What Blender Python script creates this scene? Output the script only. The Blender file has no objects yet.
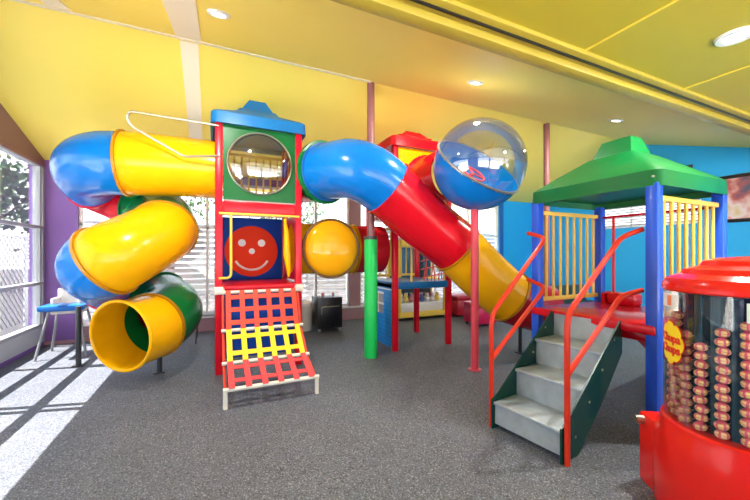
import bpy, bmesh, math, random
from mathutils import Vector, Matrix
random.seed(7)
C = bpy.context.scene.collection
PI = math.pi
sc = bpy.context.scene
V = Vector

# ------------------------------------------------------------ materials
def mat(name, col, rough=0.4, metal=0.0, coat=0.0, bump=0.0, bscale=200.0, var=0.0, vscale=3.0, emit=0.0, spec=0.5):
    m = bpy.data.materials.new(name); m.use_nodes = True
    nt = m.node_tree; b = nt.nodes['Principled BSDF']
    b.inputs['Base Color'].default_value = (*col, 1)
    b.inputs['Roughness'].default_value = rough
    b.inputs['Metallic'].default_value = metal
    b.inputs['Coat Weight'].default_value = coat
    b.inputs['Coat Roughness'].default_value = 0.06
    b.inputs['Specular IOR Level'].default_value = spec
    tc = nt.nodes.new('ShaderNodeTexCoord')
    if var > 0:
        n = nt.nodes.new('ShaderNodeTexNoise'); n.inputs['Scale'].default_value = vscale; n.inputs['Detail'].default_value = 4
        nt.links.new(tc.outputs['Object'], n.inputs['Vector'])
        r = nt.nodes.new('ShaderNodeMix'); r.data_type = 'RGBA'
        r.inputs[6].default_value = (*[c*(1-var) for c in col], 1)
        r.inputs[7].default_value = (*[min(1, c*(1+var)) for c in col], 1)
        nt.links.new(n.outputs['Fac'], r.inputs[0]); nt.links.new(r.outputs[2], b.inputs['Base Color'])
    if bump > 0:
        n = nt.nodes.new('ShaderNodeTexNoise'); n.inputs['Scale'].default_value = bscale
        nt.links.new(tc.outputs['Object'], n.inputs['Vector'])
        bp = nt.nodes.new('ShaderNodeBump'); bp.inputs['Strength'].default_value = bump; bp.inputs['Distance'].default_value = 0.01
        nt.links.new(n.outputs['Fac'], bp.inputs['Height']); nt.links.new(bp.outputs['Normal'], b.inputs['Normal'])
    if emit > 0:
        b.inputs['Emission Color'].default_value = (*col, 1); b.inputs['Emission Strength'].default_value = emit
    return m

def glass_mat(name, tint=(1, 1, 1), refl=0.12, rough=0.02):
    m = bpy.data.materials.new(name); m.use_nodes = True
    nt = m.node_tree; nt.nodes.clear()
    o = nt.nodes.new('ShaderNodeOutputMaterial'); t = nt.nodes.new('ShaderNodeBsdfTransparent'); t.inputs[0].default_value = (*tint, 1)
    g = nt.nodes.new('ShaderNodeBsdfGlossy'); g.inputs['Roughness'].default_value = rough
    lw = nt.nodes.new('ShaderNodeLayerWeight'); lw.inputs['Blend'].default_value = 0.25
    ma = nt.nodes.new('ShaderNodeMath'); ma.operation = 'MULTIPLY_ADD'
    ma.inputs[1].default_value = 0.5; ma.inputs[2].default_value = refl*0.4
    nt.links.new(lw.outputs['Fresnel'], ma.inputs[0])
    mx = nt.nodes.new('ShaderNodeMixShader')
    nt.links.new(ma.outputs[0], mx.inputs[0]); nt.links.new(t.outputs[0], mx.inputs[1]); nt.links.new(g.outputs[0], mx.inputs[2])
    nt.links.new(mx.outputs[0], o.inputs[0])
    return m

def plastic(name, col, r=0.22):
    return mat(name, col, rough=r, coat=0.08, spec=0.26)

def floor_mat():
    m = mat('speckled_rubber', (0.1, 0.1, 0.11), rough=0.55, bump=0.5, bscale=160)
    nt = m.node_tree; b = nt.nodes['Principled BSDF']
    tc = nt.nodes.new('ShaderNodeTexCoord')
    def spk(scale, lo, hi, off):
        mp = nt.nodes.new('ShaderNodeMapping'); mp.inputs['Location'].default_value = (off, off*2, 0)
        nt.links.new(tc.outputs['Object'], mp.inputs['Vector'])
        n = nt.nodes.new('ShaderNodeTexNoise'); n.inputs['Scale'].default_value = scale; n.inputs['Detail'].default_value = 2
        nt.links.new(mp.outputs[0], n.inputs['Vector'])
        r = nt.nodes.new('ShaderNodeMapRange'); r.inputs[1].default_value = lo; r.inputs[2].default_value = hi
        nt.links.new(n.outputs['Fac'], r.inputs[0]); return r.outputs[0]
    def mixc(fac, a, bb):
        x = nt.nodes.new('ShaderNodeMix'); x.data_type = 'RGBA'
        nt.links.new(fac, x.inputs[0])
        if isinstance(a, tuple): x.inputs[6].default_value = (*a, 1)
        else: nt.links.new(a, x.inputs[6])
        x.inputs[7].default_value = (*bb, 1); return x.outputs[2]
    c = mixc(spk(2.0, .3, .7, 0), FLOOR_A, FLOOR_B)
    c = mixc(spk(95, .51, .61, 5), c, (0.04, 0.044, 0.055))
    c = mixc(spk(115, .57, .65, 11), c, (0.28, 0.29, 0.32))
    nt.links.new(c, b.inputs['Base Color'])
    return m

def brick_mat(name, c1, c2):
    m = mat(name, c1, rough=0.35)
    nt = m.node_tree; b = nt.nodes['Principled BSDF']
    tc = nt.nodes.new('ShaderNodeTexCoord'); sp = nt.nodes.new('ShaderNodeSeparateXYZ'); cb = nt.nodes.new('ShaderNodeCombineXYZ')
    nt.links.new(tc.outputs['Object'], sp.inputs[0]); nt.links.new(sp.outputs[1], cb.inputs[0]); nt.links.new(sp.outputs[2], cb.inputs[1])
    br = nt.nodes.new('ShaderNodeTexBrick'); br.inputs['Scale'].default_value = 4
    br.inputs['Color1'].default_value = (*c1, 1); br.inputs['Color2'].default_value = (*[x*1.1 for x in c1], 1); br.inputs['Mortar'].default_value = (*c2, 1)
    br.inputs['Mortar Size'].default_value = 0.012
    nt.links.new(cb.outputs[0], br.inputs['Vector']); nt.links.new(br.outputs['Color'], b.inputs['Base Color'])
    return m

FLOOR_A = (0.088, 0.100, 0.130); FLOOR_B = (0.112, 0.125, 0.158)
M = {}
M['yellow'] = plastic('yellow_plastic', (0.86, 0.42, 0.002))
M['blue'] = plastic('blue_plastic', (0.001, 0.15, 0.52))
M['red'] = plastic('red_plastic', (0.6, 0.004, 0.014))
M['darkred'] = plastic('deep_red_plastic', (0.42, 0.008, 0.016))
M['green'] = plastic('green_plastic', (0.004, 0.16, 0.035))
M['panelgreen'] = plastic('panel_green', (0.002, 0.10, 0.022), 0.35)
M['roofblue'] = plastic('roof_blue', (0.006, 0.12, 0.33), 0.35)
M['roofgreen'] = plastic('roof_green', (0.002, 0.125, 0.03), 0.35)
M['postred'] = plastic('post_red', (0.6, 0.004, 0.018), 0.3)
M['postblue'] = plastic('post_blue', (0.02, 0.09, 0.62), 0.3)
M['panelblue'] = mat('panel_blue', (0.006, 0.055, 0.36), 0.5, spec=0.2)
M['pinkpole'] = plastic('pink_red_paint', (0.62, 0.06, 0.09), 0.35)
M['orange'] = plastic('orange_red_paint', (0.6, 0.03, 0.01), 0.3)
M['smile'] = mat('smile_red', (0.78, 0.04, 0.008), 0.6, spec=0.15)
M['barrel'] = plastic('yellow_bar_paint', (0.78, 0.5, 0.07), 0.35)
M['padgreen'] = plastic('green_padding', (0.01, 0.5, 0.1), 0.35)
M['maroon'] = mat('maroon_paint', (0.27, 0.1, 0.1), 0.4)
M['strapred'] = mat('red_webbing', (0.72, 0.06, 0.03), 0.6)
M['strapyellow'] = mat('yellow_webbing', (0.9, 0.6, 0.01), 0.6)
M['strappink'] = mat('pink_red_webbing', (0.75, 0.06, 0.07), 0.6)
M['cream'] = mat('cream_paint', (0.72, 0.68, 0.6), 0.4)
M['white'] = mat('white_paint', (0.82, 0.82, 0.82), 0.35)
M['steel'] = mat('brushed_steel', (0.42, 0.39, 0.33), 0.32, metal=0.9)
M['tread'] = mat('galvanised_tread', (0.36, 0.42, 0.46), 0.45, metal=0.35, var=0.25, vscale=14)
M['darkgreen'] = plastic('dark_green_paint', (0.004, 0.045, 0.035), 0.25)
M['black'] = mat('black_paint', (0.012, 0.012, 0.014), 0.3)
M['blackmetal'] = mat('dark_grey_metal', (0.035, 0.038, 0.042), 0.4)
M['rimbrown'] = mat('bolted_flange', (0.16, 0.07, 0.015), 0.4)
M['ring_yellow'] = plastic('amber_flange', (0.42, 0.19, 0.006))
M['ring_blue'] = plastic('blue_flange', (0.02, 0.12, 0.42))
M['glass'] = glass_mat('window_glass')
M['dome'] = glass_mat('clear_acrylic', (0.88, 0.85, 0.76), 0.5, 0.05)
M['amberdome'] = plastic('amber_acrylic', (0.8, 0.36, 0.005), 0.1)
M['tubeglass'] = glass_mat('clear_cylinder', (0.98, 0.99, 0.99), 0.05, 0.02)
M['wallblue'] = mat('blue_wall_paint', (0.015, 0.42, 0.93), 0.55, var=0.06, vscale=0.8)
M['wallpurple'] = mat('purple_wall_paint', (0.21, 0.1, 0.37), 0.6, var=0.05)
M['wallmauve'] = mat('mauve_wall_paint', (0.36, 0.2, 0.24), 0.6, var=0.05)
M['wallbrown'] = mat('brown_wall_paint', (0.25, 0.13, 0.1), 0.6, var=0.05)
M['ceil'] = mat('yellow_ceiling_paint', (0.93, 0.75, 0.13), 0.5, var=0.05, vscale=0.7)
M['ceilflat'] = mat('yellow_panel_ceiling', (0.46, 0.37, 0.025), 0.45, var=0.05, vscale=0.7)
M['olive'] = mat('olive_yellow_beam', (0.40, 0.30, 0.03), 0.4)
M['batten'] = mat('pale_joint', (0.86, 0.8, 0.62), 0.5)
M['battenyellow'] = mat('yellow_batten', (0.80, 0.62, 0.06), 0.5)
M['lamp'] = mat('lamp_lens', (1, 0.97, 0.9), 0.4, emit=14)
M['floor'] = floor_mat()
M['ground'] = mat('pale_concrete', (0.72, 0.71, 0.68), 0.8, var=0.1)
M['slat'] = mat('white_slat', (0.3, 0.31, 0.32), 0.5)
M['greyroof'] = mat('grey_roofing', (0.1, 0.11, 0.12), 0.6)
M['leaf'] = mat('leaf_green', (0.06, 0.13, 0.05), 0.6, var=0.5, vscale=2)
M['bark'] = mat('bark_brown', (0.12, 0.08, 0.05), 0.8)
M['magenta'] = mat('raspberry_vinyl', (0.55, 0.01, 0.09), 0.3)
M['sofared'] = mat('red_vinyl', (0.42, 0.01, 0.03), 0.3)
M['toywhite'] = mat('white_plush', (0.7, 0.7, 0.72), 0.9)
M['toyblue'] = mat('blue_plush', (0.05, 0.15, 0.45), 0.9)
M['toypink'] = mat('pink_plush', (0.6, 0.2, 0.25), 0.9)
M['toyyellow'] = mat('yellow_plush', (0.8, 0.6, 0.1), 0.9)
M['candyyellow'] = mat('yellow_wrapper', (0.95, 0.68, 0.28), 0.35)
M['candypink'] = mat('pink_wrapper', (0.75, 0.12, 0.2), 0.35)
M['labelyellow'] = mat('label_yellow', (0.93, 0.72, 0.02), 0.35)
M['labelred'] = mat('label_red', (0.75, 0.03, 0.02), 0.35)
M['navy'] = mat('navy_plastic', (0.006, 0.02, 0.045), 0.18)
M['teal'] = mat('teal_plastic', (0.012, 0.075, 0.12), 0.2)
M['machinered'] = plastic('machine_red', (0.74, 0.018, 0.012), 0.2)
M['brickblue'] = brick_mat('painted_blue_bricks', (0.015, 0.27, 0.72), (0.006, 0.1, 0.36))
M['stoolblue'] = plastic('tray_blue', (0.01, 0.14, 0.5), 0.3)
M['grey'] = mat('mid_grey_plastic', (0.3, 0.31, 0.32), 0.5)

def art_mat():
    m = mat('blurred_art_print', (0.5, 0.4, 0.4), 0.35)
    nt = m.node_tree; b = nt.nodes['Principled BSDF']
    tc = nt.nodes.new('ShaderNodeTexCoord')
    n = nt.nodes.new('ShaderNodeTexNoise'); n.inputs['Scale'].default_value = 2.6; n.inputs['Detail'].default_value = 3
    nt.links.new(tc.outputs['Object'], n.inputs['Vector'])
    r = nt.nodes.new('ShaderNodeValToRGB'); e = r.color_ramp.elements
    e[0].position = 0.34; e[0].color = (0.08, 0.08, 0.16, 1)
    e[1].position = 0.7; e[1].color = (0.62, 0.5, 0.26, 1)
    for p, c in ((0.43, (0.42, 0.1, 0.1, 1)), (0.5, (0.62, 0.36, 0.36, 1)), (0.58, (0.7, 0.62, 0.66, 1))):
        x = e.new(p); x.color = c
    nt.links.new(n.outputs['Fac'], r.inputs[0]); nt.links.new(r.outputs[0], b.inputs['Base Color'])
    return m
M['art'] = art_mat()

# ------------------------------------------------------------ mesh helpers
def nb(): return bmesh.new()
def box(bm, x0, x1, y0, y1, z0, z1, bev=0.0, rot=None):
    r = bmesh.ops.create_cube(bm, size=1)
    vs = r['verts']
    c = V(((x0+x1)/2, (y0+y1)/2, (z0+z1)/2)); s = V((abs(x1-x0), abs(y1-y0), abs(z1-z0)))
    for v in vs: v.co = V((v.co.x*s.x, v.co.y*s.y, v.co.z*s.z))
    if bev > 0:
        es = list({e for v in vs for e in v.link_edges})
        rr = bmesh.ops.bevel(bm, geom=es, offset=min(bev, min(s)*0.45), segments=2, affect='EDGES', profile=0.5)
        vs = list({v for f in rr['faces'] for v in f.verts} | {v for v in vs if v.is_valid})
    if rot is not None:
        for v in vs: v.co = rot @ v.co
    for v in vs: v.co += c
    return bm
def frame_of(t, up=None):
    t = t.normalized()
    a = V((0, 0, 1)) if abs(t.z) < 0.9 else V((1, 0, 0))
    n = t.cross(a).normalized(); return n, t.cross(n).normalized()
def sweep(bm, pts, r, n=16, cap=True, radii=None, tang=None):
    pts = [V(p) for p in pts]; N = len(pts); rings = []
    prev = None
    for i, p in enumerate(pts):
        t = tang[i] if tang else (pts[min(i+1, N-1)] - pts[max(i-1, 0)]).normalized()
        if prev is None: a, b = frame_of(t)
        else:
            a = (prev - t*prev.dot(t)).normalized(); b = t.cross(a).normalized()
        prev = a
        rr = radii[i] if radii else r
        rings.append([bm.verts.new(p + (a*math.cos(2*PI*k/n) + b*math.sin(2*PI*k/n))*rr) for k in range(n)])
    for i in range(N-1):
        for k in range(n):
            bm.faces.new((rings[i][k], rings[i][(k+1) % n], rings[i+1][(k+1) % n], rings[i+1][k]))
    if cap:
        bm.faces.new(rings[0][::-1]); bm.faces.new(rings[-1])
    return rings
def hollow(bm, pts, r, th=0.014, n=48, tang=None):
    o = sweep(bm, pts, r, n, cap=False, tang=tang); i = sweep(bm, pts, r-th, n, cap=False, tang=tang)
    for a, b in ((o[0], i[0]), (o[-1], i[-1])):
        for k in range(n): bm.faces.new((a[k], a[(k+1) % n], b[(k+1) % n], b[k]))
    return bm
def rod(bm, a, b, r, n=12): sweep(bm, [a, b], r, n); return bm
def lathe(bm, prof, c=(0, 0, 0), n=64, a0=0, a1=2*PI, axis=None):
    # prof: list of (radius, z)
    full = abs(a1-a0-2*PI) < 1e-6; cnt = n if full else n+1
    q = V((0, 0, 1)).rotation_difference(V(axis)).to_matrix() if axis else Matrix.Identity(3)
    rings = []
    for (r, z) in prof:
        if r < 1e-6: rings.append([bm.verts.new(V(c) + q @ V((0, 0, z)))])
        else: rings.append([bm.verts.new(V(c) + q @ V((r*math.cos(a0+(a1-a0)*k/n), r*math.sin(a0+(a1-a0)*k/n), z))) for k in range(cnt)])
    for i in range(len(rings)-1):
        A, B = rings[i], rings[i+1]
        for k in range(n if full else n):
            k2 = (k+1) % cnt
            if len(A) == 1 and len(B) == 1: continue
            if len(A) == 1: bm.faces.new((A[0], B[k2], B[k]))
            elif len(B) == 1: bm.faces.new((A[k], A[k2], B[0]))
            else: bm.faces.new((A[k], A[k2], B[k2], B[k]))
    return bm
def prism(bm, poly, d):
    # poly: 3D points, extruded by vector d
    a = [bm.verts.new(V(p)) for p in poly]; b = [bm.verts.new(V(p)+V(d)) for p in poly]
    bm.faces.new(a); bm.faces.new(b[::-1]); n = len(a)
    for i in range(n): bm.faces.new((a[i], b[i], b[(i+1) % n], a[(i+1) % n]))
    return bm
def catmull(P, sub=8):
    P = [V(p) for p in P]; out = []
    Q = [P[0]*2-P[1]] + P + [P[-1]*2-P[-2]]
    for i in range(1, len(Q)-2):
        for s in range(sub):
            t = s/sub
            out.append(0.5*((2*Q[i]) + (Q[i+1]-Q[i-1])*t + (2*Q[i-1]-5*Q[i]+4*Q[i+1]-Q[i+2])*t*t + (-Q[i-1]+3*Q[i]-3*Q[i+1]+Q[i+2])*t**3))
    out.append(P[-1]); return out
def rounded(P, rad=0.08, seg=6):
    P = [V(p) for p in P]; out = [P[0]]
    for i in range(1, len(P)-1):
        a = (P[i-1]-P[i]); b = (P[i+1]-P[i]); r = min(rad, a.length*0.45, b.length*0.45)
        s = P[i]+a.normalized()*r; e = P[i]+b.normalized()*r
        for k in range(seg+1):
            t = k/seg; out.append(s*(1-t)**2 + P[i]*2*t*(1-t) + e*t*t)
    out.append(P[-1]); return out

OFF = {}
def build(name, bm, m, parent=None, angle=35, flat=False, recalc=True):
    if recalc: bmesh.ops.recalc_face_normals(bm, faces=bm.faces[:])
    me = bpy.data.meshes.new(name)
    if parent is not None: off = OFF[parent.name]
    else:
        xs = [v.co.x for v in bm.verts]; ys = [v.co.y for v in bm.verts]; zs = [v.co.z for v in bm.verts]
        off = V(((min(xs)+max(xs))/2, (min(ys)+max(ys))/2, min(zs)))
    for v in bm.verts: v.co -= off
    if not flat:
        for f in bm.faces: f.smooth = True
    bm.to_mesh(me); bm.free()
    if not flat: me.set_sharp_from_angle(angle=math.radians(angle))
    o = bpy.data.objects.new(name, me); C.objects.link(o)
    for mm in (m if isinstance(m, (list, tuple)) else [m]): me.materials.append(mm)
    OFF[o.name] = off
    if parent is not None: o.parent = parent
    else: o.location = off
    return o
def thing(name, loc, label, cat, group=None):
    o = bpy.data.objects.new(name, None); C.objects.link(o); o.location = loc; o.empty_display_size = 0.1
    OFF[o.name] = V(loc); o['label'] = label; o['category'] = cat
    if group: o['group'] = group
    return o
def tag(o, label, cat, group=None, kind=None):
    o['label'] = label; o['category'] = cat
    if group: o['group'] = group
    if kind: o['kind'] = kind
    return o
def struct(name, bm, m, parent=None, **k):
    o = build(name, bm, m, parent, **k)
    if parent is None: o['kind'] = 'structure'
    return o
def dup(root, loc, label=None):
    r = root.copy(); C.objects.link(r); r.location = loc
    if label: r['label'] = label
    for ch in list(root.children):
        c = ch.copy(); C.objects.link(c); c.parent = r
        for g in ch.children:
            d = g.copy(); C.objects.link(d); d.parent = c
    return r
def text_mesh(s, size, mapf, depth=0.002, bm=None, bold=0.0, align='CENTER'):
    cu = bpy.data.curves.new('t', 'FONT'); cu.body = s; cu.size = size; cu.extrude = depth; cu.align_x = align; cu.align_y = 'CENTER'; cu.offset = bold
    cu.space_line = 0.8
    o = bpy.data.objects.new('t', cu); C.objects.link(o)
    bpy.context.view_layer.update()
    me = bpy.data.meshes.new_from_object(o.evaluated_get(bpy.context.evaluated_depsgraph_get()))
    bm = bm or nb(); bm.from_mesh(me)
    for v in bm.verts: v.co = mapf(v.co)
    bpy.data.objects.remove(o); bpy.data.curves.remove(cu); bpy.data.meshes.remove(me)
    return bm

# ------------------------------------------------------------ room
UL, UR, VB, VF = -2.38, 8.26, 7.07, -2.2
RV, RZ, SL = 4.32, 3.76, 0.32          # ridge
ZB = RZ - SL*(VB-RV)                   # back wall height
BV, BZ = 1.95, 3.0                     # beam
struct('floor', box(nb(), UL-0.2, UR+0.2, VF, VB+0.2, -0.1, 0), M['floor'])
def slope(v0, z0, v1, z1, u0=UL-0.2, u1=UR+0.2, th=0.12):
    return prism(nb(), [(u0, v0, z0), (u1, v0, z0), (u1, v1, z1), (u0, v1, z1)], (0, 0, th))
struct('ceiling', slope(RV, RZ, VB+0.5, RZ-SL*(VB+0.5-RV)), M['ceil'])
struct('ceiling', slope(BV, BZ, RV, RZ), M['ceil'])
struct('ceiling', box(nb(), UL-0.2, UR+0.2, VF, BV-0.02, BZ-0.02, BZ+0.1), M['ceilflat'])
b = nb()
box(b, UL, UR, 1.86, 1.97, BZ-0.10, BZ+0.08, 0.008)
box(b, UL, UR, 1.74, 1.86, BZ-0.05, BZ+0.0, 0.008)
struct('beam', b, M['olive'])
struct('trim_1', box(nb(), UL, UR, 1.795, 1.812, BZ-0.062, BZ-0.045), M['black'])
# pale strips on the sloping ceiling
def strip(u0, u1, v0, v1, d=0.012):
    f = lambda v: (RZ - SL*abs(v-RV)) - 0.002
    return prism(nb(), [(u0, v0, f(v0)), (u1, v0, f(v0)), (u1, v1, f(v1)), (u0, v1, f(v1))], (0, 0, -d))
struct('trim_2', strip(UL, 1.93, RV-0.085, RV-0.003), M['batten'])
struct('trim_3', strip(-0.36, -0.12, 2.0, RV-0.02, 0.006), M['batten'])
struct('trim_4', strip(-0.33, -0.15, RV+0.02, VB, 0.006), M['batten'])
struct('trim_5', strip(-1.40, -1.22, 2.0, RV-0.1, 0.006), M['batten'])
for i, u in enumerate((-0.3, 1.15, 2.6, 4.05, 5.5, 6.95)):
    struct('trim_%d' % (6+i), box(nb(), u-0.008, u+0.008, VF, 1.74, BZ-0.028, BZ-0.018), M['battenyellow'])

# left wall: window v 0.8..6.98, z .3..2.77
b = nb()
box(b, UL-0.18, UL, VF, VB+0.18, -0.05, 0.06)
box(b, UL-0.18, UL, VF, 0.8, 0.06, 2.97)
struct('wall_left', b, M['wallpurple'])
struct('wall_left_sill', box(nb(), UL-0.18, UL, 0.8, VB, 0.06, 0.30), mat('pale_grey_sill', (0.48, 0.5, 0.53), 0.5))
b = nb()
prism(b, [(UL-0.18, VF, 2.79), (UL-0.18, VB+0.18, 2.79), (UL-0.18, VB+0.18, ZB+0.0), (UL-0.18, RV, RZ+0.02), (UL-0.18, BV, BZ+0.05), (UL-0.18, VF, BZ+0.05)], (0.18, 0, 0))
struct('wall_left_gable', b, M['wallbrown'])
struct('trim_12', box(nb(), UL-0.01, UL+0.012, 0.8, VB, 2.76, 2.80), M['maroon'])

def window(name, axis, wc, a0, a1, z0, z1, mull, trans, th=0.09, fw=0.05, mw=0.045, fm=None):
    """axis 'x': runs along x at y=wc ; 'y': runs along y at x=wc"""
    b = nb()
    def bx(a, c, d, e):
        if axis == 'y': box(b, wc-th/2, wc+th/2, a, c, d, e, 0.004)
        else: box(b, a, c, wc-th/2, wc+th/2, d, e, 0.004)
    bx(a0, a1, z0, z0+fw); bx(a0, a1, z1-fw, z1); bx(a0, a0+fw, z0, z1); bx(a1-fw, a1, z0, z1)
    for m in mull: bx(m-mw/2, m+mw/2, z0, z1)
    for t in trans: bx(a0, a1, t-mw/2, t+mw/2)
    w = struct(name, b, fm or M['white'])
    g = nb()
    if axis == 'y': box(g, wc-0.004, wc+0.004, a0+0.01, a1-0.01, z0+0.01, z1-0.01)
    else: box(g, a0+0.01, a1-0.01, wc-0.004, wc+0.004, z0+0.01, z1-0.01)
    build('window_pane', g, M['glass'], w)
    return w
window('window_1', 'y', UL-0.04, 0.8, 7.06, 0.3, 2.79, (1.72, 3.0, 4.36, 4.47, 5.72, 6.93), (0.97, 1.82), fm=mat('silver_grey_frame', (0.36, 0.38, 0.41), 0.45))

# back wall
b = nb()
box(b, UL-0.18, -1.97, VB, VB+0.18, 0, ZB)
box(b, -1.97, 2.70, VB, VB+0.18, ZB-0.13, ZB)
struct('wall_back', b, M['wallpurple'])
b = nb()
box(b, -1.97, 7.0, VB, VB+0.18, 0, 0.27)
box(b, 2.70, 2.93, VB-0.02, VB+0.18, 0.27, ZB)
struct('wall_back_low', b, M['wallmauve'])
b = nb()
box(b, 7.0, UR+0.18, VB, VB+0.18, 0, ZB)
box(b, 2.93, 7.0, VB, VB+0.18, ZB-0.13, ZB)
struct('wall_back_right', b, M['wallblue'])
struct('trim_13', box(nb(), 7.0, 7.12, VB-0.03, VB, 0, ZB), mat('dark_blue_trim', (0.01, 0.12, 0.5), 0.5))
struct('trim_14', box(nb(), -1.97, 7.0, VB-0.03, VB+0.02, 0.25, 0.29), M['white'])
window('window_2', 'x', VB+0.08, -1.97, 2.70, 0.29, ZB-0.13, (-1.2, -0.1, 1.05, 1.95), (1.9,))
window('window_3', 'x', VB+0.08, 2.93, 7.0, 0.29, ZB-0.13, (3.9, 4.95, 6.0), (1.9,))
struct('baseboard_back', box(nb(), UL, 7.0, VB-0.02, VB, 0, 0.05), M['wallmauve'])
# right wall with high window
b = nb()
hv0, hv1, hz0, hz1 = 3.3, 5.3, 2.0, 2.65
cz_ = lambda v: (BZ if v < BV else RZ-SL*abs(v-RV))+0.03
wp_ = lambda P: prism(b, [(UR, v, z) for v, z in P], (0.18, 0, 0))
wp_([(VF, 0), (hv0, 0), (hv0, cz_(hv0)), (BV, BZ+0.03), (VF, BZ+0.03)])
wp_([(hv0, 0), (hv1, 0), (hv1, hz0), (hv0, hz0)])
wp_([(hv0, hz1), (hv1, hz1), (hv1, cz_(hv1)), (RV, RZ+0.03), (hv0, cz_(hv0))])
wp_([(hv1, 0), (VB+0.18, 0), (VB+0.18, ZB), (hv1, cz_(hv1))])
struct('wall_right', b, M['wallblue'])
window('window_4', 'y', UR+0.05, hv0, hv1, hz0, hz1, (3.9, 4.5), ())
t = thing('window_blind', (UR-0.03, (hv0+hv1)/2, hz0), 'white slatted blind over the high window in the blue right wall', 'blind')
b = nb()
for k in range(11):
    z = hz0+0.04+k*0.055
    box(b, UR-0.045, UR-0.035, hv0, hv1, z, z+0.03, rot=None)
build('slats', b, mat('grey_slat', (0.42, 0.44, 0.46), 0.5), t); build('headrail', box(nb(), UR-0.06, UR-0.002, hv0, hv1, hz1-0.01, hz1+0.04), M['white'], t)

b = nb()  # unseen wall added behind the camera, openings widened to light the ceiling
box(b, UL-0.2, UR+0.2, VF-0.15, VF, 0, 0.4); box(b, UL-0.2, UR+0.2, VF-0.15, VF, 2.8, BZ)
for q in (UL-0.2, 1.0, 4.4, UR-0.4): box(b, q, q+0.3, VF-0.15, VF, 0.4, 2.8)
struct('wall_front', b, M['cream'])
# steel poles under the ridge
for i, (u, v, lab) in enumerate(((1.96, RV+0.02, 'maroon ceiling pole with green padding round its foot, behind blue slide elbow'), (5.42, RV+0.02, 'plain maroon ceiling pole behind the green-roofed platform'))):
    t = thing('ceiling_pole', (u, v, 0), lab, 'pole')
    build('pole_shaft', rod(nb(), (u, v, 0), (u, v, RZ-0.01), 0.052, 24), M['maroon'], t)
    if i == 0:
        b = nb(); lathe(b, [(0.052, 0.0), (0.088, 0.0), (0.09, 0.02), (0.09, 1.62), (0.07, 1.65), (0.052, 1.65)], (u, v, 0), 32)
        build('foam_padding', b, M['padgreen'], t)
        b = nb(); lathe(b, [(0.055, 1.61), (0.093, 1.61), (0.093, 1.655), (0.055, 1.655)], (u, v, 0), 32)
        build('padding_band', b, M['blackmetal'], t)
    else: build('base_plate', rod(nb(), (u, v, 0), (u, v, 0.02), 0.1, 24), M['maroon'], t)

# downlights
def downlight(u, v, z, tilt, lab, r=0.075, pw=30):
    nrm = V((0, math.sin(tilt), -math.cos(tilt)))
    t = thing('downlight', (u, v, z), lab, 'ceiling light', 'recessed ceiling lights')
    c = V((u, v, z))
    b = nb(); lathe(b, [(r*0.72, 0.0), (r*0.72, 0.012), (r*1.1, 0.012), (r*1.2, -0.004), (r*0.72, -0.004)], c, 32, axis=nrm)
    build('trim_ring', b, M['white'], t)
    b = nb(); lathe(b, [(0, 0.006), (r*0.7, 0.006), (r*0.7, 0.0), (0, 0.0)], c, 32, axis=nrm)
    build('lens', b, M['lamp'], t)
    ld = bpy.data.lights.new('downlight_lamp', 'AREA'); ld.shape = 'DISK'; ld.size = r*1.4; ld.energy = pw; ld.color = (1, 0.96, 0.88)
    lo = bpy.data.objects.new('downlight_lamp', ld); C.objects.link(lo); lo.location = c + nrm*0.03
    lo.rotation_euler = V((0, 0, -1)).rotation_difference(nrm).to_euler()
a = math.atan(SL)
for u, lab in ((0.04, 'small round downlight in the sloping ceiling at upper left'), (2.71, 'small round downlight in the ceiling above the clear bubble pod'), (5.33, 'small round downlight in the ceiling above the green roof')):
    downlight(u, 3.10, RZ-SL*(RV-3.10)-0.004, a, lab)
downlight(3.41, 1.17, BZ-0.025, 0, 'large round downlight in the flat panel ceiling at upper right', 0.095, 40)

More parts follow.
